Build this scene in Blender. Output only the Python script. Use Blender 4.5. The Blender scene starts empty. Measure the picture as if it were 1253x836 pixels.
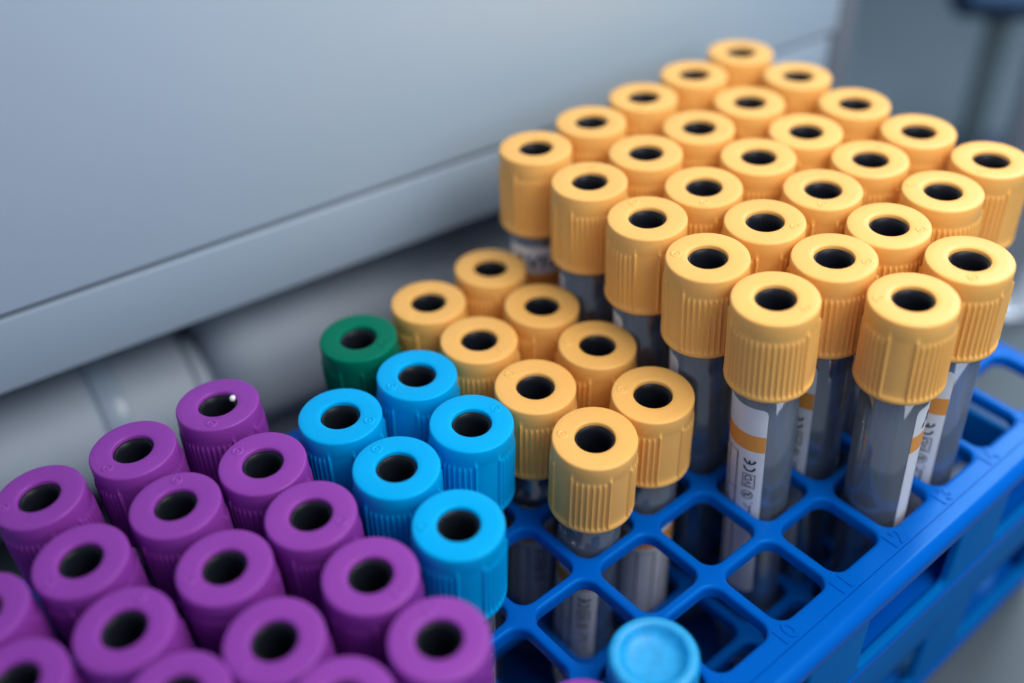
import bpy, math, random
import numpy as np
from mathutils import Matrix, Vector
random.seed(7)
S = 0.0165                      # rack pitch in metres; everything below is laid out in pitches
PB = 1.03                       # pitch across the rack, relative to the pitch along it
scene = bpy.context.scene
C = scene.collection

# ------------------------------------------------------------------ camera
R_CAM = [[0.76188607, -0.64687858, -0.03282881],
         [-0.43075922, -0.46818881, -0.7715217],
         [0.48371078, 0.60195294, -0.63535544]]
C_CAM = Vector((-6.1329776, -6.84636541, 8.53273586))
F_PX = 1332.0                   # focal length in pixels of the 1253 px wide photograph
cam = bpy.data.cameras.new('camera')
camo = bpy.data.objects.new('camera', cam)
C.objects.link(camo)
m = Matrix(((R_CAM[0][0], -R_CAM[1][0], -R_CAM[2][0], C_CAM[0]*S),
            (R_CAM[0][1], -R_CAM[1][1], -R_CAM[2][1], C_CAM[1]*S),
            (R_CAM[0][2], -R_CAM[1][2], -R_CAM[2][2], C_CAM[2]*S),
            (0, 0, 0, 1)))
camo.matrix_world = m
cam.sensor_width = 36
cam.lens = F_PX/1253*36
cam.clip_start = 0.005
cam.clip_end = 20
cam.dof.use_dof = True
cam.dof.focus_distance = 12.35*S
cam.dof.aperture_fstop = 4.3
cam.dof.aperture_blades = 0
scene.camera = camo

# ------------------------------------------------------------------ light
world = bpy.data.worlds.new('World')
scene.world = world
world.use_nodes = True
bg = world.node_tree.nodes['Background']
bg.inputs[0].default_value = (0.70, 0.80, 1.0, 1)
bg.inputs[1].default_value = 0.44
scene.view_settings.view_transform = 'Standard'
scene.view_settings.look = 'None'
scene.view_settings.exposure = 0.0
scene.view_settings.gamma = 1.0


def pos(a, b, z):
    return Vector(((a-5)*S, -(b-2.5)*PB*S, z*S))


def area(name, a, b, z, target, sx, sy, power, col):
    l = bpy.data.lights.new(name, 'AREA')
    l.shape = 'RECTANGLE'
    l.size = sx*S
    l.size_y = sy*S
    l.energy = power
    l.color = col
    o = bpy.data.objects.new(name, l)
    C.objects.link(o)
    o.location = pos(a, b, z)
    o.rotation_euler = (pos(*target)-pos(a, b, z)).to_track_quat('-Z', 'Y').to_euler()
    return o


area('ceiling_lamp', 9, 8, 13, (7.5, 3.2, 0), 9, 9, 0.44, (1.0, 0.93, 0.87))
area('front_fill_light', 8, 17, 13, (6.5, 2, -1), 16, 12, 0.46, (0.90, 0.95, 1.0))  # added frontal fill for labels and cap sides, no real window there
area('background_fill_light', 24, 1, 13, (28, 0, -4), 6, 14, 1.2, (0.80, 0.90, 1.0))  # unseen extra light, added to brighten the dim far background

scene.cycles.transparent_max_bounces = 40
scene.cycles.max_bounces = 10
scene.cycles.transmission_bounces = 8
scene.cycles.caustics_reflective = False
scene.cycles.caustics_refractive = False


# ------------------------------------------------------------------ materials
def new_mat(name):
    mt = bpy.data.materials.new(name)
    mt.use_nodes = True
    return mt, mt.node_tree.nodes, mt.node_tree.links


def plastic(name, col, rough=0.42, sss=0.0, rad=(1, .5, .2), bump=0.04, scale=900, spec=0.5, var=0.05, coat=0.0, metal=0.0, blotch=60, tint=None):
    mt, N, L = new_mat(name)
    p = N['Principled BSDF']
    tc = N.new('ShaderNodeTexCoord')
    oi = N.new('ShaderNodeObjectInfo')
    add = N.new('ShaderNodeVectorMath'); add.operation = 'ADD'
    L.new(tc.outputs['Object'], add.inputs[0]); L.new(oi.outputs['Location'], add.inputs[1])
    n1 = N.new('ShaderNodeTexNoise'); n1.inputs['Scale'].default_value = blotch; n1.inputs['Detail'].default_value = 4
    L.new(add.outputs[0], n1.inputs['Vector'])
    hs = N.new('ShaderNodeHueSaturation')
    hs.inputs['Color'].default_value = (*col, 1)
    mr = N.new('ShaderNodeMapRange')
    mr.inputs['From Min'].default_value = 0.3; mr.inputs['From Max'].default_value = 0.7
    mr.inputs['To Min'].default_value = 1-var; mr.inputs['To Max'].default_value = 1+var
    L.new(n1.outputs['Fac'], mr.inputs['Value'])
    L.new(mr.outputs[0], hs.inputs['Value'])
    L.new(hs.outputs[0], p.inputs['Base Color'])
    n2 = N.new('ShaderNodeTexNoise'); n2.inputs['Scale'].default_value = scale; n2.inputs['Detail'].default_value = 3
    L.new(add.outputs[0], n2.inputs['Vector'])
    bp = N.new('ShaderNodeBump'); bp.inputs['Strength'].default_value = bump; bp.inputs['Distance'].default_value = 0.0002
    L.new(n2.outputs['Fac'], bp.inputs['Height'])
    L.new(bp.outputs[0], p.inputs['Normal'])
    mr2 = N.new('ShaderNodeMapRange')
    mr2.inputs['To Min'].default_value = rough-0.06; mr2.inputs['To Max'].default_value = rough+0.08
    L.new(n1.outputs['Fac'], mr2.inputs['Value'])
    L.new(mr2.outputs[0], p.inputs['Roughness'])
    p.inputs['Specular IOR Level'].default_value = spec
    p.inputs['Metallic'].default_value = metal
    p.inputs['Coat Weight'].default_value = coat
    if tint: p.inputs['Specular Tint'].default_value = (*tint, 1)
    if sss:
        p.inputs['Subsurface Weight'].default_value = sss
        p.inputs['Subsurface Radius'].default_value = rad
        p.inputs['Subsurface Scale'].default_value = 0.0012
    return mt


M = {
    'yellow': plastic('yellow_cap_plastic', (0.88, 0.475, 0.125), 0.40, 0.10, (1, .55, .2), bump=.10, scale=1500, spec=.38),
    'blue': plastic('blue_cap_plastic', (0.0, 0.38, 0.78), 0.40, 0.1, (.2, .6, 1), bump=.10, scale=1500, tint=(.1, .8, 1)),
    'pale_blue': plastic('pale_blue_cap_plastic', (0.01, 0.36, 0.72), 0.44, 0.2, (.3, .7, 1), bump=.10, scale=1500, blotch=500, var=.12),
    'purple': plastic('purple_cap_plastic', (0.27, 0.042, 0.36), 0.44, 0.1, (.9, .3, 1), bump=.10, scale=1500, spec=.38),
    'green': plastic('green_cap_plastic', (0.0, 0.15, 0.085), 0.42, 0.1, (.2, 1, .6), bump=.10, scale=1500, spec=.25, tint=(.2, 1, .7)),
    'rubber': plastic('black_rubber', (0.007, 0.009, 0.014), 0.36, bump=.15, scale=1200, spec=.24),
    'rack': plastic('blue_rack_plastic', (0.0, 0.105, 0.50), 0.25, 0.0, bump=.08, scale=500, spec=.24, var=.04, tint=(.06, .6, 1)),
    'rack_matte': plastic('blue_rack_plastic_matte', (0.0, 0.15, 0.50), 0.5, 0.0, bump=.08, scale=700, spec=.12, var=.04, tint=(.06, .6, 1)),
    'paper': plastic('label_paper', (0.88, 0.91, 0.95), 0.55, bump=.05, scale=2500, var=.03, blotch=300),
    'ink': plastic('black_ink', (0.01, 0.011, 0.014), 0.6, bump=0),
    'navy_ink': plastic('navy_ink', (0.02, 0.03, 0.07), 0.6, bump=0),
    'orange_ink': plastic('orange_ink', (0.80, 0.33, 0.055), 0.5, bump=.03),
    'blue_ink': plastic('blue_ink', (0.02, 0.30, 0.65), 0.5, bump=.03),
    'purple_ink': plastic('purple_ink', (0.22, 0.06, 0.36), 0.5, bump=.03),
    'green_ink': plastic('green_ink', (0.0, 0.20, 0.12), 0.5, bump=.03),
    'speck': plastic('white_speck', (0.9, 0.9, 0.9), 0.2, bump=0),
    'panel': plastic('grey_painted_metal', (0.43, 0.55, 0.66), 0.36, bump=.10, scale=260, var=.03, blotch=8, spec=.45),
    'rail': plastic('pale_grey_rail_paint', (0.38, 0.48, 0.58), 0.26, bump=.05, scale=300, var=.03, blotch=14),
    'seal': plastic('dark_rubber_seal', (0.20, 0.23, 0.27), 0.6, bump=.05),
    'table': plastic('grey_laminate', (0.075, 0.10, 0.115), 0.5, bump=.05, scale=300, var=.10, blotch=12),
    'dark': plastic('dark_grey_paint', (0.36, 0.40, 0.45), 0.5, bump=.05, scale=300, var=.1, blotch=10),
    'pipe': plastic('dull_grey_pipe', (0.44, 0.52, 0.60), 0.6, bump=.05, scale=200, var=.08, blotch=20),
    'backwall': plastic('blue_grey_wall_paint', (0.46, 0.55, 0.62), 0.45, bump=.05, scale=200, var=.22, blotch=9),
    'navy': plastic('navy_plastic', (0.012, 0.03, 0.07), 0.35, bump=.05, scale=200),
    'screen': plastic('blue_glossy_panel', (0.10, 0.19, 0.34), 0.25, bump=0),
    'stand_grey': plastic('dark_teal_grey_paint', (0.10, 0.14, 0.155), 0.5, bump=.05),
    'steel': plastic('brushed_steel', (0.35, 0.38, 0.42), 0.3, bump=.05, scale=200, metal=.4),
}


def make_paper():
    mt = M['paper']; N = mt.node_tree.nodes; L = mt.node_tree.links
    tl = N.new('ShaderNodeBsdfTranslucent'); tl.inputs[0].default_value = (.8, .82, .86, 1)
    mx = N.new('ShaderNodeMixShader'); mx.inputs[0].default_value = .22
    L.new(N['Principled BSDF'].outputs[0], mx.inputs[1]); L.new(tl.outputs[0], mx.inputs[2])
    L.new(mx.outputs[0], N['Material Output'].inputs[0])


make_paper()


def make_clear():
    mt, N, L = new_mat('clear_tube_plastic')
    out = N['Material Output']
    N.remove(N['Principled BSDF'])
    tr = N.new('ShaderNodeBsdfTransparent'); tr.inputs[0].default_value = (0.955, 0.965, 0.975, 1)
    gl = N.new('ShaderNodeBsdfGlossy'); gl.inputs['Roughness'].default_value = 0.07
    gl.inputs['Color'].default_value = (0.95, 0.97, 1, 1)
    df = N.new('ShaderNodeBsdfDiffuse'); df.inputs[0].default_value = (0.52, 0.66, 0.85, 1)
    lw = N.new('ShaderNodeLayerWeight'); lw.inputs['Blend'].default_value = 0.42
    mr = N.new('ShaderNodeMapRange'); mr.inputs['To Min'].default_value = 0.05; mr.inputs['To Max'].default_value = 0.85
    L.new(lw.outputs['Fresnel'], mr.inputs['Value'])
    mx1 = N.new('ShaderNodeMixShader'); mx1.inputs[0].default_value = 0.13
    L.new(tr.outputs[0], mx1.inputs[1]); L.new(df.outputs[0], mx1.inputs[2])
    mx = N.new('ShaderNodeMixShader')
    L.new(mr.outputs[0], mx.inputs[0]); L.new(mx1.outputs[0], mx.inputs[1]); L.new(gl.outputs[0], mx.inputs[2])
    L.new(mx.outputs[0], out.inputs[0])
    return mt


M['clear'] = make_clear()


# ------------------------------------------------------------------ mesh helpers
def mesh(name, verts, faces, mat=None, smooth=True, scale=True, sharp=None):
    me = bpy.data.meshes.new(name)
    v = [(p[0]*S, p[1]*S, p[2]*S) for p in verts] if scale else verts
    me.from_pydata(v, [], faces)
    if mat: me.materials.append(M[mat])
    if smooth:
        me.polygons.foreach_set('use_smooth', [True]*len(me.polygons))
        if sharp is not None:
            me.set_sharp_from_angle(angle=math.radians(sharp))
    me.update()
    return me


def link(name, me, parent=None, kind=None):
    o = bpy.data.objects.new(name, me)
    C.objects.link(o)
    if parent: o.parent = parent
    if kind: o['kind'] = kind
    return o


def thing(name, label, cat, loc=(0, 0, 0), group=None):
    o = bpy.data.objects.new(name, None)
    C.objects.link(o)
    o.location = loc
    o.empty_display_size = 0.005
    o['label'] = label; o['category'] = cat
    if group: o['group'] = group
    return o


def weld(me, d=1e-7):
    import bmesh
    bm = bmesh.new(); bm.from_mesh(me)
    bmesh.ops.remove_doubles(bm, verts=bm.verts, dist=d)
    bmesh.ops.recalc_face_normals(bm, faces=bm.faces)
    bm.to_mesh(me); bm.free()
    return me


def lathe(prof, n, close_start=False, close_end=False):
    vs, fs = [], []
    for r, z in prof:
        for i in range(n):
            t = 2*math.pi*i/n
            vs.append((r*math.cos(t), r*math.sin(t), z))
    for k in range(len(prof)-1):
        for i in range(n):
            j = (i+1) % n
            fs.append((k*n+i, k*n+j, (k+1)*n+j, (k+1)*n+i))
    if close_end:
        fs.append(tuple((len(prof)-1)*n+i for i in range(n)))
    if close_start:
        fs.append(tuple(i for i in reversed(range(n))))
    return vs, fs


def box(x0, x1, y0, y1, z0, z1, bev=0.0):
    """box with all edges bevelled, in pitches"""
    import bmesh
    bm = bmesh.new()
    r = bmesh.ops.create_cube(bm, size=1)
    for v in bm.verts:
        v.co = Vector((x0+(v.co.x+.5)*(x1-x0), y0+(v.co.y+.5)*(y1-y0), z0+(v.co.z+.5)*(z1-z0)))
    if bev:
        bmesh.ops.bevel(bm, geom=list(bm.edges), offset=bev, segments=4, profile=.5, affect='EDGES')
    vs = [tuple(v.co) for v in bm.verts]
    fs = [tuple(v.index for v in f.verts) for f in bm.faces]
    bm.free()
    return vs, fs


def join(*parts):
    V, F = [], []
    for v, f in parts:
        o = len(V)
        V += list(v); F += [tuple(i+o for i in g) for g in f]
    return V, F


# ------------------------------------------------------------------ tube caps
def smooth(x):
    x = max(0., min(1., x)); return x*x*(3-2*x)


NSEG = 360
RIBS = []                      # (angle in degrees, thick)
for a0_, n_r in ((0, 8), (87, 16), (236, 13)):
    for k in range(n_r):
        RIBS.append((a0_+k*7.5, k in (0, n_r-1)))


def rib_profile():
    thin, thick = [0.]*NSEG, [0.]*NSEG
    for ang, tk in RIBS:
        hw = 3.0 if tk else 2.5
        for i in range(NSEG):
            d = abs((i*360./NSEG-ang+180) % 360-180)
            if d < hw:
                v = 0.5+0.5*math.cos(math.pi*d/hw)
                if tk: thick[i] = max(thick[i], v)
                else: thin[i] = max(thin[i], v)
    return thin, thick


def cap_geometry():
    thin, thick = rib_profile()
    H = 1.1
    # r, z, amount of thin rib, amount of thick rib
    P = [(.226, -.34, 0, 0), (.226, -.10, 0, 0), (.227, -.025, 0, 0), (.232, -.007, 0, 0), (.243, 0, 0, 0), (.30, .001, 0, 0), (.38, .001, 0, 0),
         (.460, 0, 0, 0), (.471, -.004, 0, 0), (.479, -.013, 0, 0), (.483, -.028, 0, 0), (.4835, -.12, 0, 0),
         (.484, -.20, 0, 0), (.484, -.215, 0, .6), (.484, -.23, 0, .95), (.484, -.255, .05, 1), (.484, -.272, .6, 1), (.484, -.288, .95, 1), (.484, -.33, 1, 1),
         (.485, -.60, 1, 1), (.486, -.90, 1, 1), (.488, -.985, 1, 1), (.492, -1.005, .9, .9), (.503, -1.025, .3, .35), (.508, -1.04, 0, 0),
         (.509, -1.06, 0, 0), (.506, -1.082, 0, 0), (.496, -1.096, 0, 0), (.470, -1.1, 0, 0), (.40, -1.1, 0, 0), (.388, -1.09, 0, 0), (.388, -.9, 0, 0)]
    vs, fs = [], []
    n = NSEG
    for r, z, a1, a2 in P:
        for i in range(n):
            t = 2*math.pi*i/n
            rr = r-.003*max(a1, a2)+.022*a1*thin[i]+.029*a2*thick[i]
            vs.append((rr*math.cos(t), rr*math.sin(t), z))
    for k in range(len(P)-1):
        for i in range(n):
            j = (i+1) % n
            fs.append((k*n+i, (k+1)*n+i, (k+1)*n+j, k*n+j))
    return vs, fs


def ring_mark(cx, cy, r, w, h, n=28):
    prof = [(r-w, 0), (r-w*.5, h*.8), (r, h), (r+w*.5, h*.8), (r+w, 0)]
    v, f = lathe(prof, n)
    v = [(x+cx, y+cy, z+.0005) for x, y, z in v]
    d, g = lathe([(r*.45, 0), (r*.36, h*.6), (r*.18, h*.9), (0.001, h)], 16)
    d = [(x+cx, y+cy, z+.0005) for x, y, z in d]
    return join((v, f), (d, g))


cap_v, cap_f = cap_geometry()
CAP = {}
for cn in ('yellow', 'blue', 'purple', 'green'):
    CAP[cn] = mesh('cap_'+cn, cap_v, cap_f, cn)
    mv, mf = ring_mark(.360, 0, .050, .019, .010)
    CAP[cn+'_mark'] = mesh('mould_mark_'+cn, mv, mf, cn)
rv, rf = lathe([(.2255, -.30), (.2255, -.070), (.223, -.052), (.217, -.044), (.206, -.046), (.194, -.058), (.180, -.082), (.168, -.115), (.158, -.17), (.150, -.28), (.146, -.44), (.12, -.50), (.07, -.53), (.001, -.54)], 64)
STOP = weld(mesh('rubber_stopper', rv, rf, 'rubber'))
# push-on caps with a shallow dish on top
fv, ff = lathe([(.001, -.125), (.12, -.123), (.23, -.118), (.29, -.100), (.325, -.055), (.345, -.015), (.365, 0), (.425, 0), (.45, -.012), (.468, -.045), (.474, -.09), (.478, -.40), (.476, -.44), (.46, -.455), (.39, -.455), (.39, -.3)], 128)
FLAT = {k: weld(mesh('flat_cap_'+k, fv, ff, k)) for k in ('pale_blue', 'purple')}

# ------------------------------------------------------------------ tube body
ZB = -5.10                     # where the tube bottoms rest
RT = .380


def tube_mesh(L):
    """open test tube, top at z=0, length L; outer and inner wall"""
    out, inn = [], []
    for k in range(9):
        t = math.pi/2*k/8
        out.append((max(.001, RT*math.sin(t)), -L+RT*.8-RT*.8*math.cos(t)))
    out.append((RT*1.0, -L*.5)); out.append((RT, 0))
    ri = RT-.045
    for k in range(9):
        t = math.pi/2*k/8
        inn.append((max(.001, ri*math.sin(t)), -L+RT*.8+.02-ri*.8*math.cos(t)))
    inn.append((ri, -L*.5)); inn.append((ri, 0))
    prof = out+inn[::-1]
    v, f = lathe(prof, 64)
    return weld(mesh('tube_body', v, f, 'clear'))


RL = RT+.004


def wrap(s, h, r=RL):
    t = -s/RT
    return (r*math.cos(t), r*math.sin(t), -h)


LW = 1.48                      # label width round the tube, in pitches of arc


def label_mesh(L):
    cols = 72
    rr = .075
    vs, fs = [], []
    rows = 14
    ss = [LW*(0.5-0.5*math.cos(math.pi*i/cols)) if False else LW*i/cols for i in range(cols+1)]
    extra = [rr*k/6 for k in range(7)]
    ss = sorted(set([round(x, 5) for x in ss+extra+[LW-e for e in extra]]))
    for s in ss:
        e = min(s, LW-s)
        top = 0 if e >= rr else rr-math.sqrt(max(0, rr*rr-(rr-e)**2))
        for k in range(rows+1):
            h = top+(L-2*top)*k/rows
            vs.append(wrap(s, h))
    m_ = rows+1
    for i in range(len(ss)-1):
        for k in range(rows):
            fs.append((i*m_+k, i*m_+k+1, (i+1)*m_+k+1, (i+1)*m_+k))
    # a real thickness
    nn = len(vs)
    vs += [(x*(RL-.003)/RL, y*(RL-.003)/RL, z) for x, y, z in vs]
    fs += [tuple(reversed([q+nn for q in f])) for f in list(fs)]
    return mesh('label', vs, fs, 'paper')


def band_mesh(h0, h1, mat):
    n = 60
    vs, fs = [], []
    for i in range(n+1):
        s = .002+(LW-.004)*i/n
        vs += [wrap(s, h0, RL+.0015), wrap(s, h1, RL+.0015)]
    for i in range(n):
        fs.append((2*i, 2*i+1, 2*i+3, 2*i+2))
    return mesh('colour_band', vs, fs, mat)


def stroke(pts, w, closed=False):
    """flat polyline (s,h) -> quads wrapped on the tube"""
    V, F = [], []
    if closed: pts = pts+[pts[0]]
    # subdivide
    out = [pts[0]]
    for p, q in zip(pts, pts[1:]):
        d = math.hypot(q[0]-p[0], q[1]-p[1]); n = max(1, int(d/.05))
        for k in range(1, n+1):
            out.append((p[0]+(q[0]-p[0])*k/n, p[1]+(q[1]-p[1])*k/n))
    for p, q in zip(out, out[1:]):
        dx, dy = q[0]-p[0], q[1]-p[1]; d = math.hypot(dx, dy)+1e-9
        nx, ny = -dy/d*w/2, dx/d*w/2
        ex, ey = dx/d*w*.3, dy/d*w*.3
        i = len(V)
        for a, b in ((p[0]-ex+nx, p[1]-ey+ny), (p[0]-ex-nx, p[1]-ey-ny), (q[0]+ex-nx, q[1]+ey-ny), (q[0]+ex+nx, q[1]+ey+ny)):
            V.append(wrap(a, b, RL+.0035))
        F.append((i, i+1, i+2, i+3))
    return V, F


def text2d(txt, size, bold=0.0):
    c = bpy.data.curves.new('t', 'FONT')
    c.body = txt; c.size = size; c.align_x = 'CENTER'; c.align_y = 'CENTER'; c.offset = bold
    c.resolution_u = 3
    o = bpy.data.objects.new('t', c)
    C.objects.link(o)
    me = bpy.data.meshes.new_from_object(o)
    vs = [tuple(v.co[:2]) for v in me.vertices]
    fs = [tuple(p.vertices) for p in me.polygons]
    bpy.data.objects.remove(o); bpy.data.curves.remove(c); bpy.data.meshes.remove(me)
    return vs, fs


def text_up(txt, s, h, size, bold=0.0, r=RL+.0035):
    """text reading upwards along the tube, centred on (s,h)"""
    v, f = text2d(txt, size, bold)
    return [wrap(s+y, h-x, r) for x, y in v], f


def text_round(txt, s, h, size, bold=0.0, r=RL+.0035):
    """text reading round the tube"""
    v, f = text2d(txt, size, bold)
    return [wrap(s-x, h-y, r) for x, y in v], f


def arc(cs, ch, r, a0, a1, n=12):
    return [(cs+r*math.cos(math.radians(a0+(a1-a0)*k/n)), ch+r*math.sin(math.radians(a0+(a1-a0)*k/n))) for k in range(n+1)]


def marks_mesh(L):
    P = []
    w = .026
    # CE mark, reading upwards: C below, E above; both open upwards (towards smaller h)
    for ch in (1.005, .885):
        P.append(stroke(arc(.165, ch-.055, .064, 5, 175), w))
    P.append(stroke([(.165, .885), (.165, .84)], w*.9))
    # IVD in a box
    s0, s1, h0, h1 = .09, .235, 1.075, 1.30
    P.append(stroke([(s0, h0), (s1, h0), (s1, h1), (s0, h1)], .011, True))
    P.append(text_up('IVD', .1625, 1.187, .130, .0015))
    # single-use sign: a 2 in a ring, struck through
    P.append(stroke(arc(.165, 1.43, .066, 0, 360, 24), .012))
    P.append(text_up('2', .165, 1.43, .105, .003))
    P.append(stroke([(.118, 1.385), (.212, 1.475)], .010))
    # temperature limit sign
    P.append(stroke([(.12, 1.62), (.12, 1.78), (.21, 1.78)], .018))
    P.append(stroke([(.15, 1.66), (.20, 1.60)], .016))
    P.append(stroke([(.10, 1.54), (.10, 1.59)], .008))
    P.append(stroke([(.10, 1.86), (.145, 1.98)], .010))
    # ruled form
    b0, b1 = .78, L-.12
    for s in (.33, .48, .70, .95, 1.25):
        P.append(stroke([(s, b0), (s, b1)], .016))
    for h in (b0, 1.42, b1):
        P.append(stroke([(.33, h), (.48, h)], .010))
    for h in (b0, b1):
        P.append(stroke([(.48, h), (1.25, h)], .010))
    v, f = join(*P)
    return mesh('printed_marks', v, f, 'ink', smooth=False)


def brand_mesh():
    v, f = text_round('AVEIO', .93, .24, .30, .006)
    # letters upside down, as they stand in the photograph
    return mesh('printed_word', v, f, 'navy_ink', smooth=False)


L_TOP_GAP = .30                # how far the tube reaches up into the cap
ZR = -1.553                    # top of the rack
ZM = -3.55                     # middle shelf
ZH = 1.449                     # tops of the tall tubes
BODY, LAB, MARK = {}, {}, {}
for kind, zt in (('tall', ZH), ('short', 0.0), ('flat', -1.0)):
    capb = 1.1 if kind != 'flat' else .45
    BODY[kind] = tube_mesh(zt-capb+L_TOP_GAP-ZB)
for kind, ln in (('tall', 3.3), ('short', 2.25)):
    LAB[kind] = label_mesh(ln)
    MARK[kind] = marks_mesh(ln)
BAND = {'yellow': band_mesh(.42, .68, 'orange_ink'), 'blue': band_mesh(.42, .68, 'blue_ink'),
        'purple': band_mesh(.42, .68, 'purple_ink'), 'green': band_mesh(.42, .68, 'green_ink')}
WORD = brand_mesh()


def ray(u, v):
    c = ((u-626.5)/F_PX, (v-418)/F_PX, 1)
    return Vector([sum(R_CAM[k][i]*c[k] for k in range(3)) for i in range(3)])


def seat(a, b, zt, top):
    """axis of a tube standing in cell (a,b): it leans in its cell so its top is where it was seen"""
    base = Vector((a-5, -(b-2.5)*PB, 0))
    if top:
        d = ray(*top); s = (zt-C_CAM[2])/d[2]
        p = C_CAM+d*s
        off = Vector((p.x-base.x, p.y-base.y, 0))
    else:
        off = Vector((random.uniform(-.03, .03), random.uniform(-.03, .03), 0))
    H = zt-ZR
    k = 1/(1+H)
    # offset at height z: linear, k*off at the rack top, -k*off at the middle shelf
    slope = 2*k/(ZR-ZM)
    ob = off*(k+slope*(ZB-ZR))
    bot = Vector((base.x+ob.x, base.y+ob.y, ZB))
    tp = Vector((base.x+off.x, base.y+off.y, zt))
    return bot, tp


def make_tube(colour, kind, a, b, label, group, top=None, delta=None, capturn=None, word=False):
    zt = {'tall': ZH, 'short': 0.0, 'flat': -1.0}[kind]
    if (colour, kind) == ('purple', 'flat'): zt = -1.17
    bot, tp = seat(a, b, zt, top)
    axis = (tp-bot); Lx = axis.length; axis.normalize()
    q = Vector((0, 0, 1)).rotation_difference(axis)
    t = thing('capped_test_tube', label, 'test tube', bot*S, group)
    t.rotation_mode = 'QUATERNION'
    t.rotation_quaternion = q
    z_top = Lx
    capb = 1.1 if kind != 'flat' else .45
    cap = link('cap', FLAT[colour] if kind == 'flat' else CAP[colour], t)
    cap.location = (0, 0, z_top*S)
    if kind == 'tall': cap.scale = (.985, .985, 1)
    turn = random.uniform(0, 360) if capturn is None else capturn
    view = math.degrees(math.atan2(C_CAM[1]-bot.y, C_CAM[0]-bot.x))
    if (a, b) in TURN: turn = view+TURN[(a, b)][1]-TURN[(a, b)][0]
    cap.rotation_euler = (0, 0, math.radians(turn))
    if kind != 'flat':
        link('rubber_stopper', STOP, cap)
        mk = link('mould_mark', CAP[colour+'_mark'], cap)
        mo = MARKA.get((a, b))
        mk.rotation_euler = (0, 0, math.radians(view+mo-turn if mo is not None else random.uniform(0, 360)))
    body = link('tube_body', BODY[kind], t)
    body.location = (0, 0, (z_top-capb+L_TOP_GAP)*S)
    # label; delta = how far its right edge stands round to the camera's right
    if kind == 'flat':
        return t
    lab = link('label', LAB[kind], t)
    lab.location = (0, 0, (z_top-capb-(.22 if kind == 'tall' else .62))*S)
    view = math.degrees(math.atan2(C_CAM[1]-bot.y, C_CAM[0]-bot.x))
    if delta is None: delta = random.uniform(0, 360)
    lab.rotation_euler = (0, 0, math.radians(view+delta))
    bc = colour if colour in BAND else 'blue'
    link('colour_band', BAND[bc], lab)
    link('printed_marks', MARK[kind], lab)
    if word: link('printed_word', WORD, lab)
    return t


# which way round the ribbing stands: (angle in the rib pattern, where it is seen from the camera)
TURN = {(8, 5): (71.5, 3), (7, 4): (146, 0), (5, 3): (28, -2), (7, 2): (71.5, 5), (7, 3): (71.5, -43), (7, 1): (71.5, -41),
        (9, 5): (140, 0), (6, 3): (71.5, 33), (7, 0): (71.5, -50), (8, 4): (140, 0), (3, 3): (344, 10), (4, 2): (71.5, 20)}
MARKA = {(7, 4): 70, (8, 5): -70, (5, 3): -95, (6, 3): -95, (7, 2): -150, (7, 3): -92, (4, 1): -60, (3, 1): 60, (4, 2): 125,
         (3, 2): -150, (3, 3): -90, (4, 0): 55, (5, 0): -50, (5, 1): 50, (6, 1): 35, (6, 0): 70, (5, 2): -125, (6, 2): -92,
         (2, 0): -20, (1, 0): -60, (1, 1): 165, (2, 1): -140, (0, 0): -100, (2, 2): 55, (8, 3): 80, (8, 4): 88, (9, 4): 90,
         (9, 3): 5, (9, 5): 15, (10, 4): -90, (8, 2): 5, (7, 1): 170, (8, 1): -90, (7, 0): 175, (9, 2): 60, (8, 0): 80, (2, 3): 40}
# tall yellow block: rows b=0..5, columns a=7..
tall = {0: [(655, 180), (723, 148), (787, 118), (849, 90), (906, 63)],
        1: [(721, 221), (790, 186), (855, 155), (917, 124), (976, 92)],
        2: [(792, 266), (861, 228), (928, 191), (986, 160), (1046, 126)],
        3: [(866, 314), (936, 270), (1007, 231), (1065, 194), (1124, 160)],
        4: [(949, 364), (1021, 314), (1088, 275), (1154, 233), (1213, 195)]}
ROWN = ['the tall row beside the grey cabinet', 'the second tall row from the cabinet', 'the middle row of the tall block',
        'the fourth tall row from the cabinet', 'the fifth tall row from the cabinet']
COLN = ['nearest of', 'second from the near end of', 'third from the near end of', 'second from the far end of', 'farthest of']
DEL = {(7, 0): 150, (7, 1): -58, (7, 2): -42, (7, 3): -42, (7, 4): 11, (8, 4): 2, (8, 3): 120, (8, 5): -40, (9, 5): 24}
for b in range(5):
    for k in range(5):
        lbl = 'tall yellow-capped tube, '+COLN[k]+' '+ROWN[b]
        if (k, b) == (0, 4): lbl = 'tall yellow-capped tube with CE mark and orange band facing the empty rack holes'
        if (k, b) == (0, 0): lbl = 'tall yellow-capped tube beside the cabinet with black letters on its white label'
        if (k, b) == (4, 0): lbl = 'tall yellow-capped tube at the far corner of the block, highest in the photo'
        if (k, b) == (4, 4): lbl = 'tall yellow-capped tube at the right edge of the photo, farthest of its row'
        make_tube('yellow', 'tall', 7+k, b, lbl, 'tall yellow-capped tubes', tall[b][k], DEL.get((7+k, b)), None, (7+k, b) in ((7, 0), (8, 5)))
make_tube('yellow', 'tall', 8, 5, 'tall yellow-capped tube standing in front, clear wall showing, by the number 12', 'tall yellow-capped tubes', (1118, 365), -88, None, True)
make_tube('yellow', 'tall', 9, 5, 'tall yellow-capped tube at the rack edge, label with CE mark and orange band, rightmost label', 'tall yellow-capped tubes', (1187, 317), 24)

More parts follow.
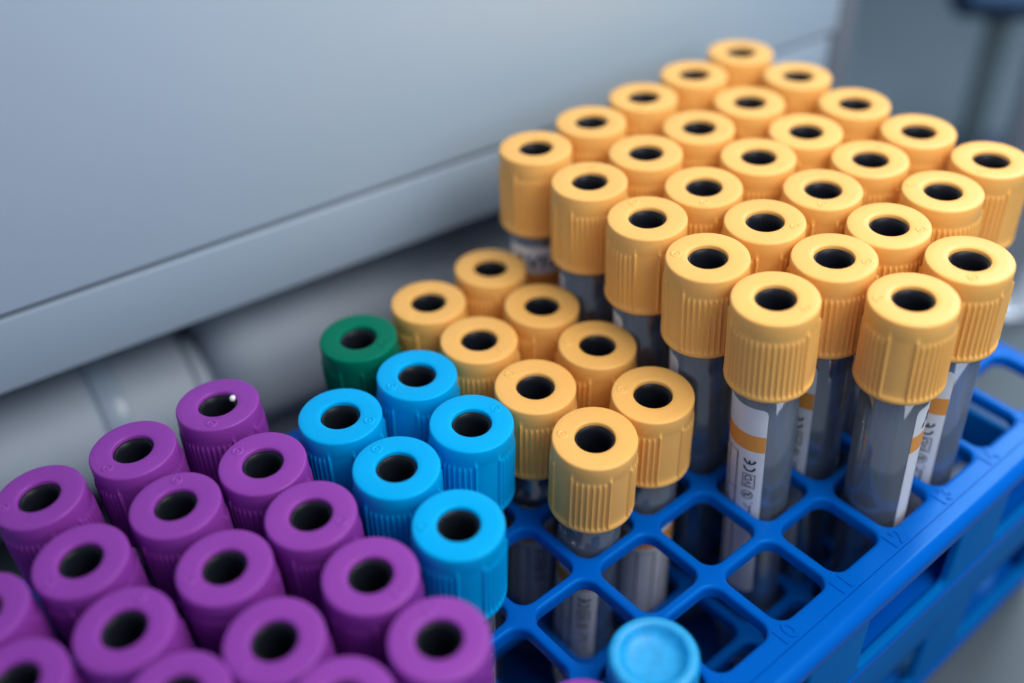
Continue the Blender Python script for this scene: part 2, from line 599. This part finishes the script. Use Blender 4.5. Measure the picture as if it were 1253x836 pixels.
short_yellow = [
    (5, 0, (524, 369), 'short yellow-capped tube touching the green-capped tube', None),
    (6, 0, (600, 327), 'short yellow-capped tube farthest back, in the row beside the cabinet', None),
    (5, 1, (586, 415), 'short yellow-capped tube touching the farthest blue-capped tube', None),
    (6, 1, (663, 373), 'short yellow-capped tube behind three others, under the second tall tube from the left', None),
    (5, 2, (655, 472), 'short yellow-capped tube beside the right-hand blue cap with the bright mould mark', 40),
    (6, 2, (731, 421), 'short yellow-capped tube just left of the tall tubes, middle of its row', None),
    (5, 3, (728, 535), 'short yellow-capped tube nearest the camera, full ribbed cap seen above empty holes', 22),
    (6, 3, (799, 482), 'short yellow-capped tube right behind the nearest short one, darker cap top', 100)]
for a, b, tp, lb, dl in short_yellow:
    make_tube('yellow', 'short', a, b, lb, 'short yellow-capped tubes', tp, dl)
make_tube('green', 'short', 4, 0, 'tube with a dark green ribbed cap, the only green one', None, (438, 413))
blues = [(3, 1, (416, 508), 'blue-capped tube leftmost of the bright blue group, next to purple caps'),
         (4, 1, (510, 458), 'blue-capped tube touching the green cap, farthest of the blue group'),
         (3, 2, (485, 571), 'blue-capped tube in the middle, between four other caps of blue and purple'),
         (4, 2, (577, 517), 'blue-capped tube with bright mould mark, touching a yellow-capped tube'),
         (3, 3, (561, 641), 'blue-capped tube nearest the camera in the blue group, beside empty rack holes')]
for a, b, tp, lb in blues:
    make_tube('blue', 'short', a, b, lb, 'bright blue ribbed-cap tubes', tp, 10 if (a, b) == (4, 2) else None)
purples = [(0, 0, (47, 607), 'purple-capped tube by the cabinet, third from the right in the back row'),
           (1, 0, (162, 549), 'purple-capped tube by the cabinet, middle of the three in the back row'),
           (2, 0, (266, 494), 'purple-capped tube farthest back, with a white bead in its black hole'),
           (-1, 1, (-28, 748), 'purple-capped tube cut off halfway by the left edge of the photo'),
           (0, 1, (98, 685), 'purple-capped tube third from the right in the second row from the cabinet'),
           (1, 1, (214, 617), 'purple-capped tube second from the right in the second row from the cabinet'),
           (2, 1, (321, 566), 'purple-capped tube touching the leftmost blue cap, right behind the one with the speck'),
           (-1, 2, (18, 834), 'purple-capped tube in the bottom left corner of the photo'),
           (0, 2, (151, 769), 'purple-capped tube at lower left, whole cap top in view, nearest the corner'),
           (1, 2, (274, 693), 'purple-capped tube second from the right in the third row from the cabinet'),
           (2, 2, (380, 629), 'purple-capped tube touching the middle blue cap, right end of the third row'),
           (0, 3, (217, 852), 'purple-capped tube whose rim just shows at the bottom edge, left of centre'),
           (1, 3, (335, 783), 'purple-capped tube at the bottom, second from the right in the fourth row'),
           (2, 3, (453, 703), 'purple-capped tube touching the nearest blue ribbed cap on its left'),
           (1, 4, None, 'purple-capped tube cut by the bottom edge, left of the rightmost purple cap'),
           (2, 4, (537, 781), 'rightmost purple ribbed-cap tube, nearest the camera beside the empty holes')]
speck_parent = None
for a, b, tp, lb in purples:
    t = make_tube('purple', 'short', a, b, lb, 'purple-capped tubes', tp, None, 60 if (a, b) == (2, 0) else None)
    if (a, b) == (2, 0): speck_parent = t
make_tube('purple', 'flat', 3, 5, 'low purple push-cap tube, only a sliver at the bottom edge', None)
make_tube('pale_blue', 'flat', 4, 5, 'low tube with a dished light blue push cap and no hole, near the camera', None, (800, 800))

# white bead drawn as a small ball at the hole of the farthest purple cap
bot, tp = seat(2, 0, 0, (266, 494))
d = ray(285, 488); s = (-.05-C_CAM[2])/d[2]
bp_ = C_CAM+d*s
bv, bf = lathe([(max(.0005,   .040*math.sin(math.pi*k/12)), -.040*math.cos(math.pi*k/12)) for k in range(13)], 20)
bo = link('speck', weld(mesh('speck', bv, bf, 'speck')))
bo.location = Vector((bp_.x, bp_.y, -.045))*S
bo['label'] = 'tiny white bead on the black stopper of the farthest purple cap'; bo['category'] = 'speck'

# ------------------------------------------------------------------ rack
rack = thing('tube_rack', 'bright blue plastic rack with square holes holding all the capped tubes', 'rack', pos(4, 2.5, -5.4))
RO = Vector(rack.location)


def tile_ring(cx, cy, ox, oy, hx, hy, rad, prof, nc=7, ns=2):
    """rectangular tile (half ox, oy) with a rounded rectangular hole (half hx, hy).
    prof: list of (extra, depth), extra measured outwards from the hole edge, None = the tile's border."""
    loops = []
    for ex, z in prof:
        pts = []
        if ex is None:
            X, Y, r = ox, oy, 0.0
        else:
            X, Y, r = hx+ex, hy+ex, rad+ex
        for q, (sx, sy) in enumerate(((1, 1), (-1, 1), (-1, -1), (1, -1))):
            a0 = q*90
            for k in range(nc+1):
                t = math.radians(a0+90*k/nc)
                if ex is None:
                    # project the arc onto the tile's border corner
                    c_, s_ = math.cos(t), math.sin(t)
                    kx = (hx-rad+rad*abs(c_)); ky = (hy-rad+rad*abs(s_))
                    f = k/nc
                    # walk round the corner: first half along one side, second along the other
                    if q % 2 == 0:
                        px, py = (X, (hy-rad)+(Y-hy+rad)*min(1, 2*f)) if f <= .5 else ((hx-rad)+(X-hx+rad)*min(1, 2-2*f), Y)
                    else:
                        px, py = ((hx-rad)+(X-hx+rad)*min(1, 2*f), Y) if f <= .5 else (X, (hy-rad)+(Y-hy+rad)*min(1, 2-2*f))
                    pts.append((cx+sx*px, cy+sy*py, z))
                else:
                    pts.append((cx+sx*(X-r)+r*math.cos(t), cy+sy*(Y-r)+r*math.sin(t), z))
        loops.append(pts)
    n = len(loops[0])
    V = [p for l in loops for p in l]
    F = []
    for k in range(len(loops)-1):
        for i in range(n):
            j = (i+1) % n
            F.append((k*n+i, k*n+j, (k+1)*n+j, (k+1)*n+i))
    return V, F


A0, A1 = -3, 11
HOLE, HR = .432, .175
THK = .19
pl_prof = [(None, 0), (.046, 0), (.033, -.003), (.016, -.012), (.005, -.028), (0, -.05), (0, -THK+.015), (.015, -THK), (None, -THK)]


def plate(prof, hole=HOLE):
    parts = []
    for a in range(A0, A1+1):
        for b in range(6):
            parts.append(tile_ring(a, b, .5, .5, hole, hole, HR, prof, nc=8))
    v, f = join(*parts)
    return v, f


def rk(v, f, name, z0=0, sharp=None, mat='rack'):
    vv = []
    for a, b, z in v:
        p = pos(a, b, z+z0)-RO
        vv.append((p.x, p.y, p.z))
    me = mesh(name, vv, f, mat, scale=False)
    weld(me, 2e-6)
    if sharp: me.set_sharp_from_angle(angle=math.radians(sharp))
    o = link(name, me, rack)
    return o


pv, pf = plate(pl_prof)
rk(pv, pf, 'top_grid', ZR, 40)
rk(pv, pf, 'middle_grid', ZM, 40)


def rim_loop(o, rr, nc=8, on=1.0, ow=.45, oe=.45):
    """rounded rectangle round the grid; o = outward distance, full on the numbered side"""
    x0, x1 = A0-.5-o*oe, A1+.5+o*oe
    y0, y1 = -.5-o*ow, 5.5+o*on
    pts = []
    for (cx, cy, a0) in ((x1-rr, y1-rr, 0), (x0+rr, y1-rr, 90), (x0+rr, y0+rr, 180), (x1-rr, y0+rr, 270)):
        for k in range(nc+1):
            t = math.radians(a0+90*k/nc)
            pts.append((cx+rr*math.cos(t), cy+rr*math.sin(t)))
    return pts


def rim(levels):
    V, F = [], []
    n = None
    for o, z, rr in levels:
        p = rim_loop(o, rr)
        n = len(p)
        V += [(x, y, z) for x, y in p]
    for k in range(len(levels)-1):
        for i in range(n):
            j = (i+1) % n
            F.append((k*n+i, k*n+j, (k+1)*n+j, (k+1)*n+i))
    return V, F


lv = [(0, 0, .0001), (.172, 0, .02), (.176, -.016, .02), (.182, -.016, .02), (.186, 0.002, .02), (.30, .002, .05)]
for k in range(9):
    t = math.pi/2*k/8
    lv.append((.32+.14*math.sin(t), -.138+.14*math.cos(t), .08+.05*math.sin(t)))
lv += [(.462, -.20, .13), (.455, -.222, .13), (.44, -.232, .13), (.40, -.235, .12), (.40, -.16, .12), (0, -.16, .0001)]
rv_, rf_ = rim(lv)
rk(rv_, rf_, 'rim', ZR, 50)

# walls: tiles round windows, (u along, z up), then placed
W_T = .11
wall_prof = [(None, 0), (.05, 0), (.035, -.004), (.012, -.016), (0, -.04), (0, -W_T+.01), (.01, -W_T), (None, -W_T)]


def wall(cells, zs, place, name, u0, u1):
    """cells: list of (centre, half window, half tile); zs: list of (zc, half window, half tile)"""
    parts = []
    for uc, uh, u_lo, u_hi in cells:
        for zc, zh, zlo, zhi in zs:
            # tile_ring is symmetric, so shift border points of an uneven tile afterwards
            v, f = tile_ring(0, 0, 1, 1, .6, .6, .1, wall_prof, nc=6)
            v2, f2 = tile_ring(uc, zc, uh+.001, zh+.001, uh, zh, .12, wall_prof, nc=6)
            n = 4*7
            vv = []
            for i, (x, y, z) in enumerate(v2):
                lp = i//n
                if wall_prof[lp][0] is None:
                    k = i % n
                    q, kk = k//7, k % 7
                    sx, sy = ((1, 1), (-1, 1), (-1, -1), (1, -1))[q]
                    f_ = kk/6
                    X = (u_hi if sx > 0 else u_lo); Y = (zhi if sy > 0 else zlo)
                    ix, iy = uc+sx*(uh-.12), zc+sy*(zh-.12)
                    if q % 2 == 0:
                        x, y = (X, iy+(Y-iy)*min(1, 2*f_)) if f_ <= .5 else (ix+(X-ix)*min(1, 2-2*f_), Y)
                    else:
                        x, y = (ix+(X-ix)*min(1, 2*f_), Y) if f_ <= .5 else (X, iy+(Y-iy)*min(1, 2-2*f_))
                vv.append((x, y, z))
            parts.append((vv, f2))
    v, f = join(*parts)
    v = [place(u, z, d) for u, z, d in v]
    return rk(v, f, name, 0, 40, 'rack_matte')


zs = [(-2.335, .535, -3.42, ZR-.222), (-4.50, .54, -5.4, -3.42)]
cells = []
per = 2.96
cs = [7.52+per*k for k in range(-4, 2)]
cs = [c for c in cs if c-.95 > -3.7]
for i, c in enumerate(cs):
    lo = -3.68 if i == 0 else (cs[i-1]+c)/2
    hi = 11.68 if i == len(cs)-1 else (cs[i+1]+c)/2
    cells.append((c, .93, lo, hi))
wall(cells, zs, lambda u, z, d: (u, 5.93+d, z), 'side_wall', 0, 0)
wall(cells, zs, lambda u, z, d: (u, -.69-d, z), 'side_wall', 0, 0)
ec = [(.95, 1.2, -.66, 2.6), (4.25, 1.2, 2.6, 5.90)]
wall(ec, zs, lambda u, z, d: (11.69+d, u, z), 'end_wall', 0, 0)
wall(ec, zs, lambda u, z, d: (-3.69-d, u, z), 'end_wall', 0, 0)
# ridge between the two tiers of windows and foot ridge
for zc, hh, dd in ((-3.00, .055, .025), (-5.30, .06, .03)):
    v, f = box(-3.66, 11.66, 5.90, 5.93+dd, zc-hh, zc+hh, .02)
    rk(v, f, 'wall_ridge', 0, 40)
v, f = box(-3.58, 11.58, -.58, 5.82, -5.22, ZB-.005, 0)
rk(v, f, 'floor', 0, 40)

v, f = box(-3.5, 11.5, 5.50, 5.56, -3.50, ZR-.17, .01)
rk(v, f, 'inner_wall', 0, 40)
v, f = box(-3.5, 11.5, 5.53, 5.85, -3.02, -2.93, .01)
rk(v, f, 'inner_ledge', 0, 40)

# raised numbers along the edge
for n_ in range(1, 16):
    v2, f2 = text2d(str(n_), .29, .008)
    V, F = [], []
    for x, y in v2: V.append((x, y, .002))
    F = [tuple(g) for g in f2]
    # side walls of the raised figures
    from collections import Counter
    ed = Counter()
    for g in f2:
        for i in range(len(g)):
            ed[tuple(sorted((g[i], g[(i+1) % len(g)])))] += 1
    off = len(V)
    V += [(x, y, -.01) for x, y in v2]
    for (i, j), c_ in ed.items():
        if c_ == 1: F.append((i, j, j+off, i+off))
    a = n_-4.5
    vv = [(a+x, 5.545-y/PB, z+.010) for x, y, z in V]
    o = rk(vv, F, 'raised_number', ZR, 30)

# ------------------------------------------------------------------ table, cabinet and background
tv = [(-60, -60, 0), (90, -60, 0), (90, 90, 0), (-60, 90, 0)]
tb = link('table', mesh('table', tv, [(0, 1, 2, 3)], 'table', smooth=False), None, 'structure')
tb.location = (0, 0, -5.405*S)

# cabinet: vertical front running almost along the rack
pA = Vector((0.333-5, (2.5+2.944)*PB)); pB = Vector((8.012-5, (2.5+1.892)*PB))
ang = math.atan2(pB.y-pA.y, pB.x-pA.x)
cab = thing('instrument_cabinet', 'large pale grey instrument cabinet with a smooth front and lower rail behind the tubes', 'cabinet',
            Vector((pA.x, pA.y, -.75))*S)
cab.rotation_euler = (0, 0, ang)


def cb(name, v, f, mat, parent=cab, sharp=40):
    return link(name, mesh(name, v, f, mat, sharp=sharp), parent)


# local: x along the front, y into the cabinet, z up from the rail's lower edge
XE = 14.9
cb('front_panel', *box(-14, XE-.25, -.02, .9, 1.155, 16, .03), 'panel')
cb('lower_rail', *box(-14, XE-.35, 0, .8, 0, 1.06, .03), 'rail')
cb('seal', *box(-14, XE-.3, .07, .7, 1.0, 1.2), 'seal')
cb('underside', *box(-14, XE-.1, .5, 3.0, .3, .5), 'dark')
cb('end_trim', *box(XE-.30, XE+.20, -.05, .9, -.4, 16, .08), 'seal')
cb('side_panel', *box(XE-.2, XE, .9, 7.5, -.4, 16), 'panel')
cb('back_plate', *box(-14, XE-.2, 2.5, 2.9, -4.62, .2), 'panel')

# pipe lying under the cabinet
pipe = thing('grey_pipe', 'dull grey pipe with a collar lying in shade under the cabinet', 'pipe', Vector((pA.x, pA.y, -.75))*S)
pipe.rotation_euler = (0, 0, ang)


def xcyl(x0, x1, cy, cz, r, n=48, bev=.12):
    prof = [(.001, x0), (r-bev, x0), (r-bev*.3, x0+bev*.3), (r, x0+bev), (r, x1-bev), (r-bev*.3, x1-bev*.3), (r-bev, x1), (.001, x1)]
    v, f = lathe(prof, n)
    return [(z, cy+x, cz+y) for x, y, z in v], f


link('pipe_body', mesh('pipe_body', *xcyl(-14, 2.55, 1.35, -2.15, 1.0), 'pipe', sharp=40), pipe)
link('collar', mesh('collar', *xcyl(1.12, 1.5, 1.35, -2.15, 1.09, bev=.05), 'rail', sharp=40), pipe)
link('end_cap', mesh('end_cap', *xcyl(2.5, 2.85, 1.35, -2.15, .8, bev=.25), 'pipe', sharp=40), pipe)
foot = thing('grey_moulding', 'long rounded pale grey moulding running under the cabinet behind the green cap', 'moulding', Vector((pA.x, pA.y, -.75))*S)
foot.rotation_euler = (0, 0, ang)
link('moulding_body', mesh('moulding_body', *box(2.82, 14.7, .55, 2.6, -3.1, -.95, .7), 'pipe', sharp=60), foot)
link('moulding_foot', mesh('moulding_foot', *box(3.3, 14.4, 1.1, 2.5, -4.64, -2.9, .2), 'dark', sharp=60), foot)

# things far behind on the right
wl = link('back_wall', mesh('back_wall', *box(28, 29, -40, 60, -5.4, 40), 'backwall', smooth=False), None, 'structure')


def far(name, label, cat, u, v, depth):
    p = C_CAM+ray(u, v)*depth
    t = thing(name, label, cat, p*S)
    t.rotation_euler = (0, 0, math.radians(-50))   # faces the room, across the rack's diagonal
    return t, (-5.4-p.z)


t, dz = far('monitor', 'dark navy device with a lighter blue face, blurred in the top right corner', 'device', 1222, 18, 24)
link('casing', mesh('casing', *box(-1.1, 1.3, -.5, .9, 0, 3.4, .3), 'navy', sharp=40), t)
link('face', mesh('face', *box(-.75, .95, -.56, -.45, .45, 3.0, .05), 'screen', sharp=40), t)
link('stand', mesh('stand', *box(-.15, .35, -.1, .4, dz+.25, .2, .1), 'stand_grey', sharp=40), t)
link('base', mesh('base', *box(-1.2, 1.4, -1.0, 1.4, dz+.01, dz+.3, .1), 'navy', sharp=40), t)
t, dz = far('steel_post', 'pale blurred metal post at the right edge above the farthest tubes', 'post', 1264, 185, 20.5)
v, f = lathe([(.001, dz), (1.1, dz), (1.1, dz+.25), (.7, dz+.35), (.55, dz+.5), (.55, 12), (.001, 12)], 32)
link('shaft', mesh('shaft', v, f, 'steel', sharp=40), t)
